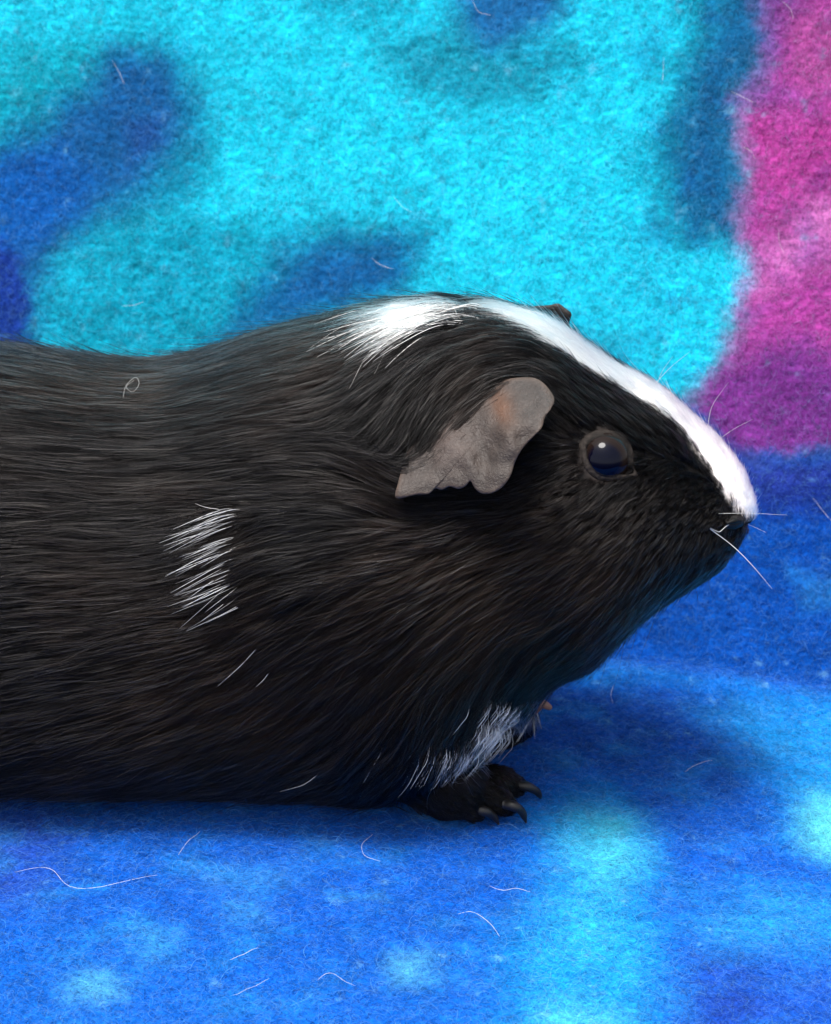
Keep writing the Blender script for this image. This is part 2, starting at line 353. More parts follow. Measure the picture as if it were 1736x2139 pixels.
# far foreleg
FAR_TOES = [((1040,1500,6),(1075,1508,5),(1092,1522,3)), ((1030,1510,6),(1060,1522,5),(1078,1532,3))]
add(capsule([P(1000,1420,10), G(1000,1480,18), G(1020,1505,9), G(1050,1512,6)], [12, 10, 8, 6]))
for t3 in FAR_TOES: add(capsule([G(*q) for q in t3], [4, 3.4, 2.6], n=10, sides=10))
raw = mesh_obj('body', np.concatenate(V), F, mat_print('skin', 0.7, 0.12, (900, 0.3), 0.3))
md = raw.modifiers.new('join', 'REMESH'); md.mode = 'VOXEL'; md.voxel_size = 0.00085; md.use_smooth_shade = True
ms = raw.modifiers.new('soften', 'SMOOTH'); ms.factor = 0.5; ms.iterations = 5
dg = bpy.context.evaluated_depsgraph_get(); dg.update()
bme = bpy.data.meshes.new_from_object(raw.evaluated_get(dg)); raw.modifiers.clear()
old = raw.data; raw.data = bme; bpy.data.meshes.remove(old); bme.name = 'body'
body = raw; body.parent = pig
bv = np.empty(len(bme.vertices) * 3); bme.vertices.foreach_get('co', bv); bv = bv.reshape(-1, 3) / MM
bme.calc_loop_triangles(); tri = np.empty(len(bme.loop_triangles) * 3, int); bme.loop_triangles.foreach_get('vertices', tri); tri = tri.reshape(-1, 3)
bvh = BVHTree.FromPolygons(bv.tolist(), tri.tolist())
bme.polygons.foreach_set('use_smooth', [True] * len(bme.polygons))
def hit(px, py):
    d = ray(px, py); h_ = bvh.ray_cast(Vector(CAM), Vector(d))
    return (np.array(h_[0]), np.array(h_[1])) if h_[0] is not None else (None, None)
def nearest(pts_):
    q = np.empty_like(pts_); n_ = np.empty_like(pts_)
    for i, p in enumerate(pts_):
        r = bvh.find_nearest(p); q[i] = r[0]; n_[i] = r[1]
    return q, n_
EYE = np.array([1268.0, 953.0])
EYE_OUT = [(1224,935),(1232,922),(1247,912.5),(1266.5,909),(1286,912.5),(1299,920),(1309,934.5),(1313,952.6),(1314,972),(1320,988),(1306.7,991.5),(1292,992.5),(1277,994.7),(1260,993),(1244.5,985),(1233,972),(1226.4,955)]
vx, vy = project(bv)
facing = bv[:, 1] < np.interp(vx, *YC) + 4
de = np.hypot(vx - EYE[0], (vy - EYE[1]) * 1.0)
skin = np.tile(np.array([0.004, 0.0035, 0.0035]), (len(bv), 1))
k = ((1 - smooth(44, 72, de + 12 * noise2(vx / 14, vy / 14, 3))))[:, None]
skin = skin * (1 - k) + np.array([0.026, 0.020, 0.018]) * k
BLAZE = [(1020,640),(1100,648),(1160,664),(1190,680),(1240,705),(1300,745),(1371,790),(1470,870),(1520,920),(1560,980),(1585,1040),(1580,1085),(1557,1088),(1537,1068),(1515,1034),(1488,992),(1462,954),(1427,908),(1376,867),(1306,827),(1236,790),(1176,747),(1126,700),(1074,664)]
TUFT = [(1012,645),(960,642),(905,650),(880,672),(872,700),(905,708),(950,697),(990,684),(1018,664)]
kb = smooth(4, -4, sd_poly(vx, vy, BLAZE)) if False else (1 - smooth(-4, 4, sd_poly(vx, vy, BLAZE)))
kb = (kb * facing)[:, None]; skin = skin * (1 - kb) + np.array([0.72, 0.66, 0.62]) * kb
ca = bme.color_attributes.new('print', 'FLOAT_COLOR', 'POINT')
ca.data.foreach_set('color', np.c_[skin, np.ones(len(skin))].astype(np.float32).ravel())

# ---- coat: combing guides read along the flank (place, direction, length mm, lift mm)
COMB = np.array([
 # blaze and forehead
 (1560,1050,-.3,-1,2.0,.8),(1545,1000,-.55,-.85,2.8,1.0),(1500,940,-.72,-.7,4.5,1.0),(1430,880,-.8,-.62,6,1.0),(1350,810,-.84,-.55,8,1.2),(1250,745,-.86,-.5,10,1.4),(1170,700,-.9,-.38,13,1.6),(1090,665,-.95,-.2,18,2.0),
 (1400,930,-.75,-.65,5,1.0),(1340,870,-.8,-.6,6,1.0),(1270,830,-.82,-.55,7,1.0),(1200,790,-.82,-.56,8,1.2),(1150,740,-.9,-.45,13,1.6),(1180,850,-.75,-.6,6,1.0),
 # crest behind the ear
 (1020,650,-1,.08,18,2.5),(1080,710,-.99,.05,17,2.2),(1070,760,-.97,.25,14,2.0),(1010,715,-.92,.4,18,2.6),(950,680,-.9,.42,18,2.6),(900,690,-.8,.6,17,2.6),(850,715,-.7,.7,16,2.6),(810,755,-.62,.78,16,2.2),(900,630,-.99,.08,22,2.0),
 (1010,775,-.8,.6,14,2.2),(970,790,-.66,.75,15,2.2),(930,770,-.66,.75,17,2.4),(900,830,-.45,.9,16,2.2),(860,780,-.62,.78,18,2.2),(850,880,-.38,.92,13,2.0),(800,700,-.85,.5,20,2.2),(780,800,-.62,.78,18,2.0),(800,900,-.5,.86,14,1.8),(740,760,-.8,.6,20,2.0),
 (720,860,-.85,.5,20,1.8),(690,720,-.96,.2,24,2.0),
 # back
 (1100,650,-.95,-.25,16,2.2),(960,625,-1,.0,24,2.4),(800,640,-.98,.14,24,2.0),(600,680,-.96,.22,22,1.8),(450,730,-.97,.2,22,1.8),(320,760,-1,.08,22,1.8),(150,740,-1,-.02,22,1.8),(0,720,-1,-.05,22,1.8),(-400,720,-1,.0,22,1.8),
 (600,800,-.97,.16,22,1.8),(400,820,-1,.06,22,1.8),(200,850,-1,.02,22,1.8),(0,850,-1,-.02,22,1.8),(620,900,-.99,.08,21,1.6),
 # shoulder
 (790,985,-.86,-.5,14,1.8),(730,950,-.92,-.38,17,1.8),(650,945,-.99,-.1,20,1.7),(820,1060,-.92,-.3,16,1.6),(740,1050,-.97,-.12,19,1.6),(640,1040,-1,.02,20,1.6),(520,1030,-.99,.08,20,1.6),(350,1000,-1,.03,21,1.6),(150,1000,-1,-.02,21,1.6),
 (600,1150,-.97,.22,19,1.6),(500,1120,-.92,.38,18,1.6),(400,1180,-.97,.22,20,1.6),(250,1150,-1,.03,21,1.6),(50,1150,-1,.03,21,1.6),(500,1250,-.9,.42,18,1.6),(350,1280,-.98,.15,20,1.6),(150,1300,-1,.08,20,1.6),
 (700,1180,-.96,.25,18,1.6),(800,1150,-.96,.2,17,1.6),(700,1300,-.86,.5,18,1.8),(600,1300,-.84,.54,18,1.7),(550,1400,-.78,.62,17,1.7),(420,1400,-.93,.36,19,1.7),(250,1420,-.98,.18,20,1.7),(50,1420,-.98,.18,20,1.7),
 (700,1420,-.74,.68,17,1.8),(800,1300,-.82,.58,18,1.8),(850,1400,-.7,.72,17,1.9),(800,1500,-.6,.8,16,1.9),(650,1520,-.72,.7,16,1.8),(500,1520,-.85,.52,18,1.8),(300,1540,-.93,.36,19,1.8),(50,1540,-.95,.3,19,1.8),
 (600,1620,-.75,.66,13,1.6),(400,1620,-.88,.47,15,1.6),(100,1640,-.95,.3,16,1.6),(800,1610,-.6,.8,12,1.6),
 (930,1420,-.6,.8,16,2.0),(950,1520,-.35,.94,14,2.0),(1000,1540,-.15,1,9,1.4),(1060,1480,-.3,.95,8,1.2),(1110,1440,-.35,.94,7,1.1),(880,1540,-.45,.9,14,1.9),(900,1600,-.2,1,9,1.3),(950,1585,-.05,1,8,1.3),
 # cheek and jaw
 (900,1080,-.97,.1,14,1.6),(1000,1070,-.98,.15,12,1.5),(1000,1150,-.92,.38,14,1.6),(1100,1080,-.95,.3,9,1.3),(1180,1000,-.9,.42,5,1.0),(1200,1060,-.82,.56,7,1.1),(1270,1050,-.7,.7,6,1.0),(1340,1030,-.8,.6,4,.8),(1380,980,-.9,.3,3.5,.8),
 (1100,1180,-.87,.5,13,1.6),(1200,1150,-.82,.57,11,1.4),(1300,1120,-.78,.62,8,1.1),(1400,1080,-.85,.5,4,.8),(1450,1050,-.9,.35,3,.8),(1490,1080,-.7,.6,2.2,.6),(1420,1150,-.7,.7,5.5,.9),(1480,1150,-.45,.9,3.5,.8),
 (1350,1200,-.6,.8,8.5,1.2),(1420,1220,-.45,.9,7,1.0),(1300,1280,-.62,.78,10,1.5),(1200,1260,-.74,.67,13,1.7),(1100,1280,-.78,.62,15,1.8),(1000,1280,-.82,.57,16,1.8),(900,1230,-.88,.46,17,1.8),(1250,1350,-.6,.8,9,1.6),(1150,1380,-.6,.8,12,1.9),(1050,1380,-.62,.78,14,1.9),(960,1340,-.74,.67,16,1.9),(1120,1420,-.4,.92,10,1.8),
 (1520,1130,-.3,.95,2,.6),
 # paws
 (955,1645,.75,.6,2.6,.3),(1010,1625,.86,.5,2.2,.25),(1010,1655,.86,.5,2.2,.25),(1060,1640,.86,.48,1.6,.2),(1060,1620,.86,.48,1.6,.2),(1030,1680,.8,.6,1.8,.2),(1060,1685,.8,.6,1.6,.2),(980,1690,.8,.55,1.8,.2),(920,1685,.7,.6,3,.4),(960,1675,.75,.6,2.2,.3),(1000,1700,.75,.6,1.6,.2),(1060,1515,.8,.5,2,.3),(1080,1530,.8,.5,2,.3),
])
JA = 0.0
def comb(p):
    px, py = project(p)
    d2 = (px[:, None] - COMB[None, :, 0]) ** 2 + (py[:, None] - COMB[None, :, 1]) ** 2
    w_ = 1 / (d2 + 22.0 ** 2) ** 2.2; w_ /= w_.sum(1, keepdims=True)
    dr = w_ @ COMB[:, 2:4]; ln = w_ @ COMB[:, 4]; lf = w_ @ COMB[:, 5]
    a = 0.16 * fbm(px / 90, py / 60, 71, 3) + JA; c, s = np.cos(a), np.sin(a)
    dx, dy = dr[:, 0] * c - dr[:, 1] * s, dr[:, 0] * s + dr[:, 1] * c
    return dx[:, None] * RIGHT - dy[:, None] * UPV, ln, lf, px, py
ta = bv[tri[:, 0]]; tb = bv[tri[:, 1]]; tc_ = bv[tri[:, 2]]
cr = np.cross(tb - ta, tc_ - ta); area = np.linalg.norm(cr, axis=1) / 2; tn = nrm(cr); cen = (ta + tb + tc_) / 3
cx, cy = project(cen)
view = nrm(CAM - cen); face_k = (tn * view).sum(1)
dens = np.where(face_k > -0.15, 1.0, 0.22)
dens *= np.where((cx < -160), 0.35, 1.0)
dens *= np.where((tn[:, 2] < -0.55) & (cen[:, 2] < 7), 0.0, 1.0)
head = smooth(1050, 1250, cx); dens *= 1 + 2.2 * head + 2.0 * ((cx > 930) & (cy > 1600))
dee = np.hypot(cx - EYE[0], cy - EYE[1]); near_side = cen[:, 1] < np.interp(cx, *YC)
dens *= np.where(near_side, smooth(48, 68, dee) * 0.93 + 0.07, 1.0) * np.where(near_side & (dee < 46), 0, 1)
NPAR = 24000
pr = area * dens; pr /= pr.sum(); ti = rng.choice(len(tri), NPAR, p=pr)
r1 = np.sqrt(rng.random(NPAR)); r2 = rng.random(NPAR)
root = ta[ti] * (1 - r1)[:, None] + tb[ti] * (r1 * (1 - r2))[:, None] + tc_[ti] * (r1 * r2)[:, None]
KP = 7; JA = rng.normal(0, 0.07, NPAR)
paths = np.zeros((NPAR, KP, 3)); _, nn = nearest(root); n0 = nn.copy()
_, ln, lf, rx, ry = comb(root)
ln = ln * rng.uniform(0.75, 1.2, NPAR); H = lf * rng.uniform(0.25, 1.5, NPAR)
CHEST = [(1150,1428),(1100,1440),(1050,1480),(1000,1512),(950,1540),(920,1552),(925,1575),(985,1572),(1050,1530),(1150,1470)]
PATCH = [(486,1056),(516,1056),(514,1130),(506,1180),(508,1222),(482,1230),(482,1150),(472,1085)]
topcoat = (sd_poly(rx, ry, np.array(CHEST)) < 6) | (sd_poly(rx, ry, np.array(TUFT)) < 6)
H = np.where(topcoat, lf * rng.uniform(1.4, 2.1, NPAR), H)
p = root.copy(); paths[:, 0] = p - nn * 0.2
for k in range(1, KP):
    t3, _, _, _, _ = comb(p)
    t3 = nrm(t3 - nn * (t3 * nn).sum(1, keepdims=True))
    p = p + t3 * (ln / (KP - 1))[:, None]
    q, nn = nearest(p)
    u = k / (KP - 1); hh = H * (1 - (1 - min(1, u * 1.5)) ** 2) * (1 - 0.25 * u)
    p = q + nn * hh[:, None]; p[:, 2] = np.maximum(p[:, 2], 0.7); paths[:, k] = p
# strands: each guide carries a small lock of hairs that gathers towards its tip
CH = 14
N = NPAR * CH; par = np.repeat(np.arange(NPAR), CH)
shortness = np.clip(ln / 16, 0.25, 1.1)
a1 = nrm(np.cross(n0, np.array([0.3, 0.1, 0.9]))); b1 = np.cross(n0, a1)
rr = np.sqrt(rng.random(N)) * (0.35 + 0.9 * shortness[par]); th = rng.uniform(0, 2 * np.pi, N)
off = a1[par] * (rr * np.cos(th))[:, None] + b1[par] * (rr * np.sin(th))[:, None]
fr = rng.uniform(0.55, 1.0, N); cl = np.clip(rng.uniform(0.15, 0.80, NPAR)[par] + rng.normal(0, 0.12, N), 0, 0.97)
stray = rng.random(N) < 0.08
wild = rng.normal(0, 1, (N, 3)) * (np.where(stray, 1.5, 0.22) * shortness[par])[:, None] + n0[par] * (stray * rng.uniform(0.3, 2.4, N) * (0.35 + shortness[par]))[:, None]
KC = 7; pts = np.empty((N, KC, 3))
for k in range(KC):
    u = k / (KC - 1) * fr; f = u * (KP - 1); i = np.minimum(f.astype(int), KP - 2); g = (f - i)[:, None]
    base = paths[par, i] * (1 - g) + paths[par, i + 1] * g
    pts[:, k] = base + off * (1 - cl * u ** 1.2)[:, None] + wild * (u ** 1.8)[:, None]
pts[:, :, 2] = np.maximum(pts[:, :, 2], 0.6)
rootp = pts[:, 0]; hx, hy = project(rootp)
hface = rootp[:, 1] < np.interp(hx, *YC) + 6
jit = 7 * rng.normal(0, 1, N); jx = hx + 9 * noise2(hx / 12, hy / 12, 81) + 0.6 * jit; jy = hy + 9 * noise2(hx / 12, hy / 12, 82) + 0.6 * jit
white = hface & ((sd_poly(jx, jy, BLAZE) < 0) | (sd_poly(jx, jy, TUFT) < 0))
white |= hface & (sd_poly(hx + 0.5 * jit, hy + 0.5 * jit, PATCH) < 0) & (noise2(hx / 5, hy / 9, 83) > -0.25) & (rng.random(N) < 0.12)
grey = (sd_poly(jx, jy, CHEST) < 2) & (rng.random(N) < 0.6) & (jy < 1578)
brown = np.clip(np.exp(-((hx - 1130) / 260) ** 2 - ((hy - 1250) / 170) ** 2) + np.exp(-((hx - 620) / 330) ** 2 - ((hy - 1430) / 190) ** 2) + 0.3 * np.exp(-((hx - 400) / 130) ** 2 - ((hy - 780) / 60) ** 2) + 0.4 * fbm(hx / 160, hy / 160, 91, 2), 0, 1)[:, None]
tint = (np.array([0.0034, 0.0031, 0.0034]) * (1 - brown) + np.array([0.017, 0.0088, 0.0050]) * brown) * (rng.uniform(0.5, 1.6, N) * rng.uniform(0.5, 1.6, NPAR)[par])[:, None]
guard = (rng.random(N) < 0.10) & ~stray
tint[guard] = np.array([0.045, 0.040, 0.037]) * rng.uniform(0.4, 1.7, guard.sum())[:, None]
tint[white] = np.array([0.985, 0.972, 0.94]) * (rng.uniform(0.80, 1.0, N) * rng.uniform(0.88, 1.0, NPAR)[par])[white][:, None]
tint[grey] = np.array([0.84, 0.84, 0.87]) * rng.uniform(0.8, 1.1, grey.sum())[:, None]
base_r = (0.017 + 0.021 * np.clip(ln[par] / 14, 0, 1.1)) * rng.uniform(0.7, 1.3, N) * np.where(guard, 1.4, 1.0)
pts[guard] += (n0[par][guard] * (0.30 * lf[par][guard])[:, None])[:, None, :] * np.linspace(0, 1, KC)[None, :, None]
prof = np.array([1, 1, 1, .95, .85, .6, .2])
rad = base_r[:, None] * prof[None]
M_fur, t_, b_ = mat_new('fur'); t_.nodes.remove(b_)
hb = t_.nodes.new('ShaderNodeBsdfHairPrincipled'); hb.parametrization = 'COLOR'
at = t_.nodes.new('ShaderNodeAttribute'); at.attribute_name = 'print'
t_.links.new(at.outputs['Color'], hb.inputs['Color']); t_.links.new(hb.outputs[0], t_.nodes['Material Output'].inputs['Surface'])
hb.inputs['Roughness'].default_value = 0.20; hb.inputs['Radial Roughness'].default_value = 0.35; hb.inputs['Random Roughness'].default_value = 0.3; hb.inputs['IOR'].default_value = 1.205
# single coarse white strands that lie on top of the coat: (root box in flank pixels, direction, spread, length, height, count)
def strands(box, dr, spread, length, height, cnt, curl=0.0, free=0.0):
    x0, y0, x1, y1 = box; P0 = []; D0 = []
    for _ in range(cnt * 3):
        h0, n1 = hit(random.gauss((x0 + x1) / 2, (x1 - x0) / 2.1), random.uniform(y0, y1))
        if h0 is not None: P0.append(h0)
        if len(P0) == cnt: break
    p = np.array(P0); m_ = len(p); a = math.atan2(dr[1], dr[0]) + rng.normal(0, spread, m_); L_ = length * rng.uniform(0.4, 1.2, m_)
    out = np.zeros((m_, KC, 3)); q, nn = nearest(p); out[:, 0] = p; hh = height * rng.uniform(0.7, 1.2, m_)
    for k in range(1, KC):
        ang = a + curl * k / (KC - 1); t3 = np.cos(ang)[:, None] * RIGHT - np.sin(ang)[:, None] * UPV
        t3 = nrm(t3 - nn * (t3 * nn).sum(1, keepdims=True)); p = p + t3 * (L_ / (KC - 1))[:, None]
        if free > 0 and k / (KC - 1) > free: out[:, k] = p
        else:
            q, nn = nearest(p); u = k / (KC - 1); p = q + nn * (hh * (1 - (1 - min(1, u * 2.2)) ** 2))[:, None]; out[:, k] = p
    return out
extra = [strands((484,1060,512,1100), (-.9,.38), .07, 12, 3.6, 21), strands((470,1095,500,1150), (-.9,.40), .08, 11, 3.6, 20), strands((468,1150,496,1225), (-.89,.44), .09, 11, 3.4, 16), strands((478,1215,508,1262), (-.85,.5), .10, 11, 3.8, 7),
         strands((880,665,930,705), (-.75,.65), .14, 17, 4.2, 50, -0.15), strands((910,655,1000,690), (-.88,.45), .12, 19, 3.8, 60, -0.2), strands((790,676,830,695), (-.92,.38), .10, 15, 3.2, 5),
         strands((930,1545,1000,1562), (-.12,1), .12, 8.5, 2.4, 75, 0, 0.34), strands((850,1550,930,1580), (-.3,.95), .12, 9, 1.8, 12, 0, 0.17), strands((1010,1500,1050,1530), (-.25,1), .15, 6.5, 2.4, 75, 0, 0.34), strands((1050,1455,1110,1490), (-.3,1), .15, 6, 2.2, 70, 0, 0.34)]
ncr = sum(len(e) for e in extra[:7]); extra = np.concatenate(extra); extra[:, :, 2] = np.maximum(extra[:, :, 2], 0.7)
etint = np.tile(np.array([0.96, 0.945, 0.92]), (len(extra), 1)); etint[ncr:] = (0.95, 0.94, 0.93)
nsh = 64; thick = np.where(np.arange(len(extra)) < nsh, 0.72, np.where(np.arange(len(extra)) < ncr, 0.95, 0.75))
etint[:nsh] *= rng.uniform(0.25, 0.9, nsh)[:, None]; etint[ncr:] *= rng.uniform(0.5, 1.0, len(extra) - ncr)[:, None]
erad = (rng.uniform(0.040, 0.070, len(extra)) * thick)[:, None] * np.array([.8, 1, 1, .95, .85, .6, .2])[None]
isw = white | grey
hair_obj('black_fur', pts[~isw], rad[~isw], tint[~isw], M_fur, pig)
hair_obj('white_fur', pts[isw], rad[isw], tint[isw], M_fur, pig)
hair_obj('coarse_white_hair', extra, erad * 0.9, etint * 0.9, mat_print('coarse_hair', 0.45, 0.4, (300, 0.1)), pig)

# ---- eye
qe, ne = hit(*EYE)
ne = nrm(ne * 0.75 + nrm(CAM - qe) * 0.25)
ER = 5.3
M_eye, t_, b_ = mat_new('eye'); b_.inputs['Roughness'].default_value = 0.03; b_.inputs['Base Color'].default_value = (0.010, 0.006, 0.005, 1); b_.inputs['IOR'].default_value = 1.24
M_pup = mat_print('pupil', 0.02, 0.5, (200, 0.0)); M_pup.node_tree.nodes['Principled BSDF'].inputs['IOR'].default_value = 1.24
def ball(name, c, ax, R, a_max, mat, parent, rows=24, seg=40, colors=None):
    a = nrm(np.cross(ax, np.array([0.2, 0.3, 0.9]))); b = np.cross(ax, a)
    th_ = np.linspace(0.001, a_max, rows); ph = np.linspace(0, 2 * np.pi, seg, endpoint=False)
    v = c + R * (np.cos(th_)[:, None, None] * ax + np.sin(th_)[:, None, None] * (np.cos(ph)[None, :, None] * a + np.sin(ph)[None, :, None] * b))
    return mesh_obj(name, v.reshape(-1, 3), [tuple(f)[::-1] for f in grid_faces(rows, seg, True)], mat, parent, colors=colors)
ec = qe - ne * 2.6
eye = ball('eye', ec, ne, ER, math.pi * 0.98, M_eye, pig)
pk_ = 1 - smooth(0.50, 0.78, np.repeat(np.linspace(0, 0.80, 24), 40))[:, None]
ball('pupil', ec, nrm(nrm(CAM - ec) + np.array([0.02, 0, -0.06])), ER * 1.002, 0.80, M_pup, eye, colors=np.array([0.001, 0.0015, 0.007]) * pk_ + np.array([0.010, 0.006, 0.005]) * (1 - pk_))
# far eye, mirrored about the head's middle
ycx = np.interp(EYE[0], *YC); fe = bvh.ray_cast(Vector((ec[0] + 3, 80, ec[2])), Vector((0, -1, 0)))
if fe[0] is not None: ball('eye', np.array(fe[0]) - np.array(fe[1]) * 2.6, np.array(fe[1]), ER, math.pi * 0.98, M_eye, pig)
# eyelids: a rim that rolls from the ball over the skin
lid_c = np.array(EYE_OUT); m = 72
lo = spline(np.r_[lid_c, lid_c[:1]], m + 1)[:-1]; ctr = lo.mean(0)
V2 = []; C2 = []
for sc_, hgt, cc in ((0.90, -0.5, 0.01), (0.985, 0.35, 0.012), (1.05, 0.75, 0.022), (1.12, 0.70, 0.034), (1.20, 0.45, 0.036), (1.29, 0.05, 0.026), (1.36, -0.6, 0.020)):
    for j, q in enumerate(lo):
        pp = ctr + (q - ctr) * (sc_ + 0.02 * noise2(np.array(j * 0.3), np.array(sc_ * 9), 5))
        h0, n1 = hit(*pp)
        if sc_ < 1.0:
            d_ = ray(*pp); oc = CAM - ec; bq = oc @ d_; disc = bq * bq - oc @ oc + ER * ER
            tb_ = -bq - math.sqrt(max(disc, 0.0)); s0 = CAM + d_ * tb_
            s0 = s0 if (disc > 0) else h0
            v = s0 + nrm(CAM - s0) * (0.12 if sc_ > 0.95 else -0.3)
        else: v = h0 + n1 * hgt
        V2.append(v); cv = cc * (0.60 + 0.25 * smooth(-30.0, 35.0, pp[1] - ctr[1])) * (0.95 + 0.2 * noise2(np.array(j * 0.5), np.array(sc_ * 12), 8)); C2.append((cv, cv * 0.80, cv * 0.70))
mesh_obj('eyelid', V2, grid_faces(7, m, True), mat_print('eyelid_skin', 0.75, 0.12, (1400, 0.45), 0.5), pig, colors=np.array(C2))

# ---- near ear: a drooping petal of bare skin
EAR = [(1035,797),(1080,789),(1125,793),(1146,812),(1158,836),(1150,855),(1138,872),(1132,892),(1112,914),(1092,936),(1078,960),(1064,998),(1046,1020),(1026,1030),(1004,1030),(992,1020),(982,1004),(974,1014),(958,1021),(940,1016),(922,1023),(908,1020),(900,1029),(870,1033),(826,1038),(832,1008),(842,970),(862,915),(900,858),(955,808)]
m = 150; ring = spline(np.array(EAR + EAR[:1], float), m + 1)[:-1]; mid = np.array([1000.0, 915.0])
hits = []
for fx_ in np.linspace(840, 1150, 14):
    for fy_ in np.linspace(800, 1030, 12):
        h0, _ = hit(fx_, fy_)
        hits.append((fx_, fy_, np.linalg.norm(h0 - CAM)))
hits = np.array(hits); u_ = (hits[:, 0] - 1000) / 100; v_ = (hits[:, 1] - 915) / 100
coef = np.linalg.lstsq(np.c_[np.ones_like(u_), u_, v_, u_ * u_, u_ * v_, v_ * v_], hits[:, 2], rcond=None)[0]
def ear_pt(q, lift_):
    u, v = (q[0] - 1000) / 100, (q[1] - 915) / 100
    t = np.dot(coef, [1, u, v, u * u, u * v, v * v])
    return CAM + ray(*q) * (t - lift_)
def ear_lift(q):
    a = np.array([1090., 770.]); b = np.array([830., 985.]); e = nrm(b - a); nrm_ = np.array([-e[1], e[0]]); 
    if nrm_ @ (mid - a) < 0: nrm_ = -nrm_
    dist = (q - a) @ nrm_; along = (q - a) @ e
    h_ = 1.7 + 0.052 * dist - 0.00010 * dist * dist * np.clip((along - 80) / 200, 0, 1)
    h_ += 2.1 * np.exp(-((q[0] - 1062) / 26) ** 2 - ((q[1] - 905) / 60) ** 2) - 1.5 * np.exp(-((q[0] - 1010) / 22) ** 2 - ((q[1] - 960) / 50) ** 2)
    h_ += 0.8 * math.sin(along / 26.0) * np.clip(dist / 130, 0, 1) + 0.9 * float(noise2(np.array(q[0] / 40), np.array(q[1] / 40), 15))
    return h_
R_ = 26; V3 = []; C3 = []
for sgn in (1, -1):
    for r in range(R_):
        f = (r + 0.02) / (R_ - 1)
        for q in ring:
            pp = mid + (q - mid) * f; thick = 0.32 * math.sqrt(max(0.0, 1 - f ** 6)) + 0.06
            wr = 0.16 * float(fbm(np.array(pp[0] / 9), np.array(pp[1] / 13), 17, 3)) * (1 if sgn > 0 else 0)
            V3.append(ear_pt(pp, ear_lift(pp) + sgn * thick + wr))
            o_ = math.exp(-((pp[0] - 1052 - 0.25 * (pp[1] - 860)) / 24) ** 2 - ((pp[1] - 852) / 42) ** 2); pk = math.exp(-((pp[0] - 940) / 50) ** 2 - ((pp[1] - 925) / 45) ** 2)
            c = np.array([0.034, 0.0248, 0.0208]) * (1 + 0.25 * float(fbm(np.array(pp[0] / 22), np.array(pp[1] / 22), 19, 3)))
            c = c * (1 - 0.85 * o_) + np.array([0.085, 0.036, 0.017]) * 0.85 * o_; c = c * (1 - 0.4 * pk) + np.array([0.085, 0.058, 0.050]) * 0.4 * pk
            rim = max(0, (f - 0.94) / 0.06); c = c * (1 - 0.5 * rim) + np.array([0.095, 0.062, 0.045]) * 0.5 * rim
            C3.append(c)
fa = [tuple(f) for f in grid_faces(R_, m, True)]; fb = [tuple(np.array(f[::-1]) + R_ * m) for f in fa]
fj = [((R_ - 1) * m + j, (R_ - 1) * m + R_ * m + j, (R_ - 1) * m + R_ * m + (j + 1) % m, (R_ - 1) * m + (j + 1) % m) for j in range(m)]
M_ear = mat_print('ear_skin', 0.55, 0.36, (420, 0.14), 0.5, voronoi=1500)
mesh_obj('ear', V3, fa + fb + fj, M_ear, pig, colors=np.array(C3))
# far ear: only its tip shows past the crown
FEAR = [(1070,645),(1110,640),(1150,637),(1166,634),(1182,645),(1194,655),(1190,670),(1185,690),(1150,720),(1080,720)]
m2 = 48; ring2 = spline(np.array(FEAR + FEAR[:1], float), m2 + 1)[:-1]; mid2 = ring2.mean(0); V4 = []; C4 = []
for sgn in (1, -1):
    for r in range(8):
        f = (r + 0.02) / 7
        for q in ring2:
            pp = mid2 + (q - mid2) * f; th_ = 0.4 * math.sqrt(max(0, 1 - f ** 6)) + 0.08
            V4.append(P(pp[0], pp[1], 17 - 0.04 * (pp[0] - 1150) - sgn * th_)); c = 0.014 * (1 + 0.3 * random.random()); C4.append((c, c * .82, c * .76))
fa = [tuple(f) for f in grid_faces(8, m2, True)]; fb = [tuple(np.array(f[::-1]) + 8 * m2) for f in fa]
fj = [(7 * m2 + j, 15 * m2 + j, 15 * m2 + (j + 1) % m2, 7 * m2 + (j + 1) % m2) for j in range(m2)]
far_ear = mesh_obj('ear', V4, fa + fb + fj, M_ear, pig, colors=np.array(C4)); far_ear['label'] = 'dark far ear tip'

# ---- nose and mouth
M_nose = mat_plain('nose_skin', (0.006, 0.005, 0.0055), 0.5, 0.2, (2500, 0.4))
M_dark = mat_plain('nostril_dark', (0.003, 0.003, 0.003), 0.6, 0.2)
M_pale = mat_plain('pale_hair', (0.80, 0.77, 0.74), 0.35, 0.5)
M_tan = mat_plain('tan_skin', (0.27, 0.14, 0.095), 0.5, 0.4, (1600, 0.3))
M_claw = mat_plain('claw_horn', (0.011, 0.010, 0.011), 0.42, 0.4, (600, 0.15))
M_darkhair = mat_plain('dark_hair', (0.02, 0.018, 0.018), 0.4, 0.5)
def on_skin(px, py, up_=0.3, Ydef=-16):
    h0, n1 = hit(px, py)
    return h0 + n1 * up_ if h0 is not None else P(px, py, Ydef)
def strip(name, pxs, radii, mat, up_=0.4, n=14, sides=5, label=None, Y=None):
    p3 = np.array([on_skin(q[0], q[1], q[2] if len(q) > 2 else up_) if Y is None else P(q[0], q[1], Y) for q in pxs])
    s_ = spline(p3, n); v, f = tube(s_, np.interp(np.linspace(0, 1, n), np.linspace(0, 1, len(radii)), radii), sides)
    o = mesh_obj(name, v, f, mat, pig)
    if label: o['label'] = label
    return o
strip('nose', [(1512,1096),(1530,1091),(1546,1088)], [0.8, 1.5, 1.2], M_nose, 0.0, 12, 12)
strip('nostril', [(1512,1092,.8),(1524,1086,1.1),(1538,1085,1.2)], [0.25, 0.55, 0.3], M_dark, 0.5, 12, 8)
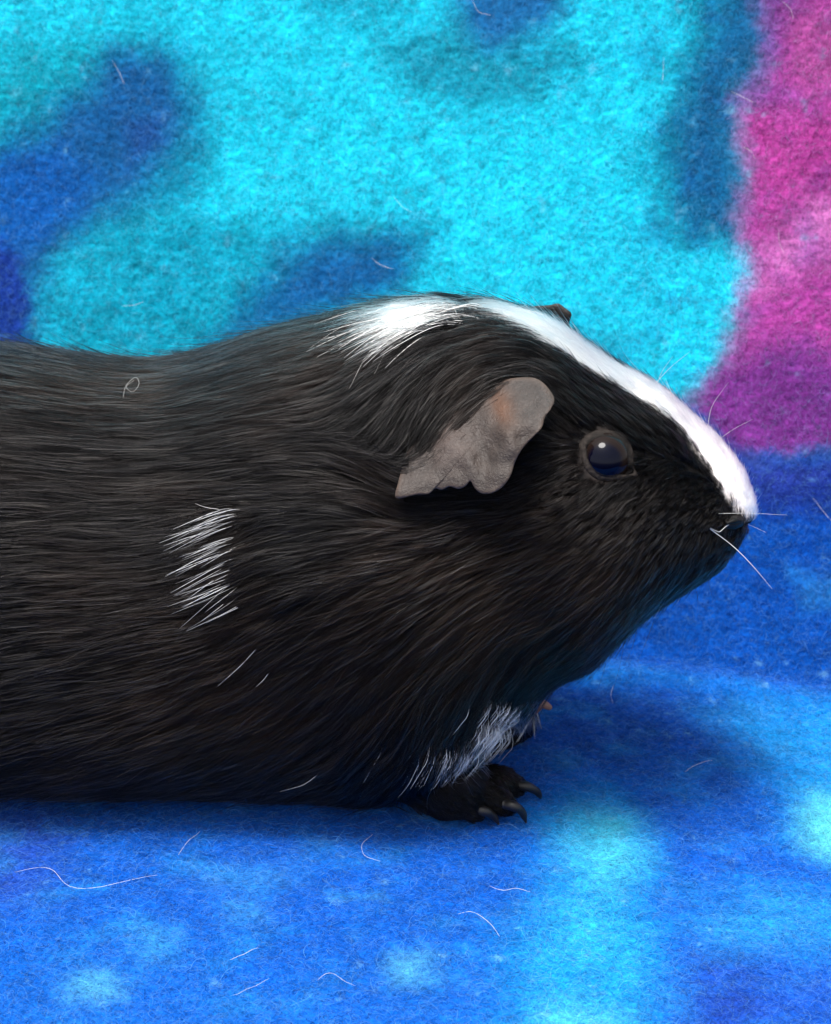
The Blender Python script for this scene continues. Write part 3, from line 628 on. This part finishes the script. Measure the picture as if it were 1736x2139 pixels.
strip('lip', [(1478,1100),(1490,1106),(1498,1108),(1505,1102),(1512,1096),(1524,1092),(1540,1093)], [0.03, 0.05, 0.06, 0.05, 0.05, 0.05, 0.02], M_pale, 0.9, 24)
strip('mouth', [(1535,1120),(1510,1140),(1480,1150)], [0.15, 0.3, 0.1], M_dark, 0.1, 10, 6)

# ---- claws and the pale far toe
CLAWS = [((1074,1640,5.0),(1098,1642,5.2),(1118,1651,3.8),(1131,1668,0.8)), ((1054,1680,5.0),(1074,1684,5.2),(1090,1696,3.4),(1099,1718,0.7)), ((990,1690,4.4),(1010,1694,4.4),(1030,1704,2.8),(1042,1722,0.7))]
for c4 in CLAWS:
    s_ = spline([G(*q) for q in c4], 14); v, f = tube(s_, np.interp(np.linspace(0, 1, 14), [0, .3, .75, 1], [1.05, 1.08, .75, .2]), 10)
    mesh_obj('claw', v, f, M_claw, pig)
s_ = spline([G(1085,1518,4), G(1094,1522,3), G(1104,1530,1)], 8); v, f = tube(s_, np.linspace(1.3, .3, 8), 8); mesh_obj('claw', v, f, M_claw, pig)
v, f = capsule([P(1085,1486,2), P(1112,1478,0), P(1132,1470,-1), P(1147,1477,-1)], [2.2, 1.9, 1.4, .7], 14, 12)
mesh_obj('toe', v, f, M_tan, pig)['label'] = 'pale tan toe of the raised far paw'

# ---- whiskers and single long hairs
def whisker(pxs, Ys, r0, mat, name='whisker', r1=0.012, n=16):
    p3 = np.array([on_skin(q[0], q[1], 0.5) if y is None else P(q[0], q[1], y) for q, y in zip(pxs, Ys)])
    s_ = spline(p3, n); v, f = tube(s_, np.linspace(r0, r1, n), 4); return mesh_obj(name, v, f, mat, pig)
whisker([(1480,1103),(1530,1140),(1575,1185),(1613,1230)], [None,-32,-38,-42], 0.075, M_pale)
whisker([(1498,1072),(1560,1072),(1645,1076)], [None,-30,-34], 0.04, M_pale)
whisker([(1510,1098),(1560,1095),(1600,1112)], [None,-26,-28], 0.03, M_pale)
whisker([(1368,802),(1400,768),(1442,734)], [-12,-14,-17], 0.045, M_pale)
whisker([(1372,806),(1382,778),(1405,745)], [-12,-14,-16], 0.035, M_pale)
whisker([(1478,893),(1487,850),(1522,798)], [-14,-16,-18], 0.05, M_pale)
whisker([(1497,922),(1530,898),(1572,876)], [-15,-17,-20], 0.035, M_pale)
whisker([(1408,838),(1400,815),(1390,790)], [-13,-13,-13], 0.06, M_pale)
whisker([(1432,1195),(1428,1230),(1414,1262)], [None,None,-30], 0.07, M_pale)
whisker([(1398,1215),(1385,1250),(1368,1290)], [None,None,-30], 0.06, M_pale)
whisker([(1412,1225),(1400,1255),(1388,1275)], [None,None,-30], 0.05, M_pale)
for a, b, c in (((1305,1335),(1295,1390),(1278,1450)), ((1365,1300),(1350,1340),(1330,1385)), ((1330,1320),(1318,1360),(1300,1400)), ((1270,1365),(1262,1400),(1248,1440)), ((1480,1215),(1486,1240),(1490,1268)), ((1455,1235),(1458,1258),(1456,1280)), ((1240,1390),(1228,1420),(1205,1440))):
    whisker([a, b, c], [-18, -20, -22], 0.05, M_darkhair)
for a in ([(540,1345),(512,1375),(462,1420)], [(566,1395),(556,1408),(542,1421)], [(668,1597),(640,1615),(590,1629)], [(468,1068),(440,1064),(418,1058)], [(505,1262),(470,1278),(438,1292)], [(770,688),(720,710),(655,752)], [(768,675),(730,680),(700,690)], [(948,660),(940,646),(925,630)],
          [(868,1580),(850,1620),(833,1640)], [(1425,928),(1446,938),(1460,960)], [(858,700),(820,745),(790,800)], [(812,720),(770,770),(738,830)]):
    o = strip('white_hair', a, [0.034, 0.034, 0.012], M_pale, 2.8, 14, 4)

# ------------------------------------------------------------------ loose hairs shed on the cloth
def loose(pxs, label, r=0.036, lift_=0.9, group='pale hairs shed on the fleece'):
    q = np.array([sheet_of_px(*p) for p in pxs]); q = spline(q, 22)
    p3, n3, _ = cloth_point(q[:, 0], q[:, 1]); p3 = p3 + n3 * lift_
    k = np.ones(5) / 5; pad = np.pad(p3, ((2, 2), (0, 0)), 'edge'); p3 = np.stack([np.convolve(pad[:, i], k, 'valid') for i in range(3)], 1)
    v, f = tube(p3, r * np.r_[np.linspace(.5, 1, 6), np.ones(10), np.linspace(1, .4, 6)], 5)
    o = mesh_obj('shed_hair', v, f, M_pale); tag(o, label, 'hair', group)
loose([(233,125),(248,150),(262,180)], 'short straight pale hair on the dark blue patch at upper left')
loose([(985,2),(1000,28),(1027,37)], 'hooked pale hair on the blue patch at the top edge')
loose([(1525,192),(1550,207),(1575,218)], 'pale hair crossing the border from dark blue to magenta, the upper one')
loose([(1548,310),(1565,318),(1577,335)], 'short bent pale hair on the magenta edge beside the dark blue band')
loose([(775,540),(795,556),(825,566)], 'curved pale hair on the blue patch above the guinea pig back')
loose([(822,412),(840,435),(862,446)], 'faint pale hair on plain cyan above the middle blue patch', 0.028)
loose([(1385,120),(1384,150),(1382,180)], 'upright pale hair on cyan left of the dark blue band', 0.03)
loose([(255,642),(280,640),(303,632)], 'faint level hair on cyan just above the back at left', 0.028)
loose([(1625,480),(1628,510),(1638,535)], 'upright pale hair on the pink area at the right edge', 0.028)
loose([(1630,5),(1648,22),(1655,45)], 'pale hair on magenta at the upper right corner', 0.028)
loose([(372,1795),(390,1765),(420,1742)], 'slanting pale hair on blue cloth below the belly')
loose([(20,1832),(65,1822),(103,1815),(125,1845),(150,1868),(200,1867),(280,1848),(340,1835)], 'long wavy pale hair at the lower left of the cloth')
loose([(780,1748),(755,1775),(765,1798),(800,1808)], 'C-shaped pale hair on blue cloth below the near paw, to its left')
loose([(1020,1858),(1050,1870),(1080,1863),(1110,1872)], 'wavy pale hair in the lower middle of the cloth')
loose([(953,1922),(985,1914),(1015,1932),(1045,1970)], 'arched pale hair in the lower middle, below the wavy one')
loose([(478,2015),(510,2002),(542,1988)], 'straight pale hair with a thick root end on the lower left cloth')
loose([(480,2085),(520,2070),(565,2048)], 'faint straight hair nearest the bottom edge', 0.028)
loose([(660,2060),(690,2042),(720,2060),(745,2070)], 'faint bent hair near the bottom edge, right of the straight one', 0.028)
loose([(1282,1435),(1276,1455),(1280,1480)], 'short upright hair on navy cloth under the chin', 0.028)
loose([(1430,1620),(1455,1605),(1490,1598)], 'short pale hair on blue cloth right of the near paw', 0.028)
loose([(1695,1040),(1715,1065),(1736,1090)], 'pale hair on dark blue cloth at the right edge level with the nose', 0.035)
h_pts = [(262,858),(270,832),(288,820),(296,835),(282,848),(268,838),(285,826)]
p3 = spline(np.array([on_skin(q[0], q[1], 3.4) for q in h_pts]), 40)
v, f = tube(p3, np.full(40, 0.019), 5); o = mesh_obj('shed_hair', v, f, M_pale); tag(o, 'curled pale hair lying on the black back of the guinea pig', 'hair')
print('built')
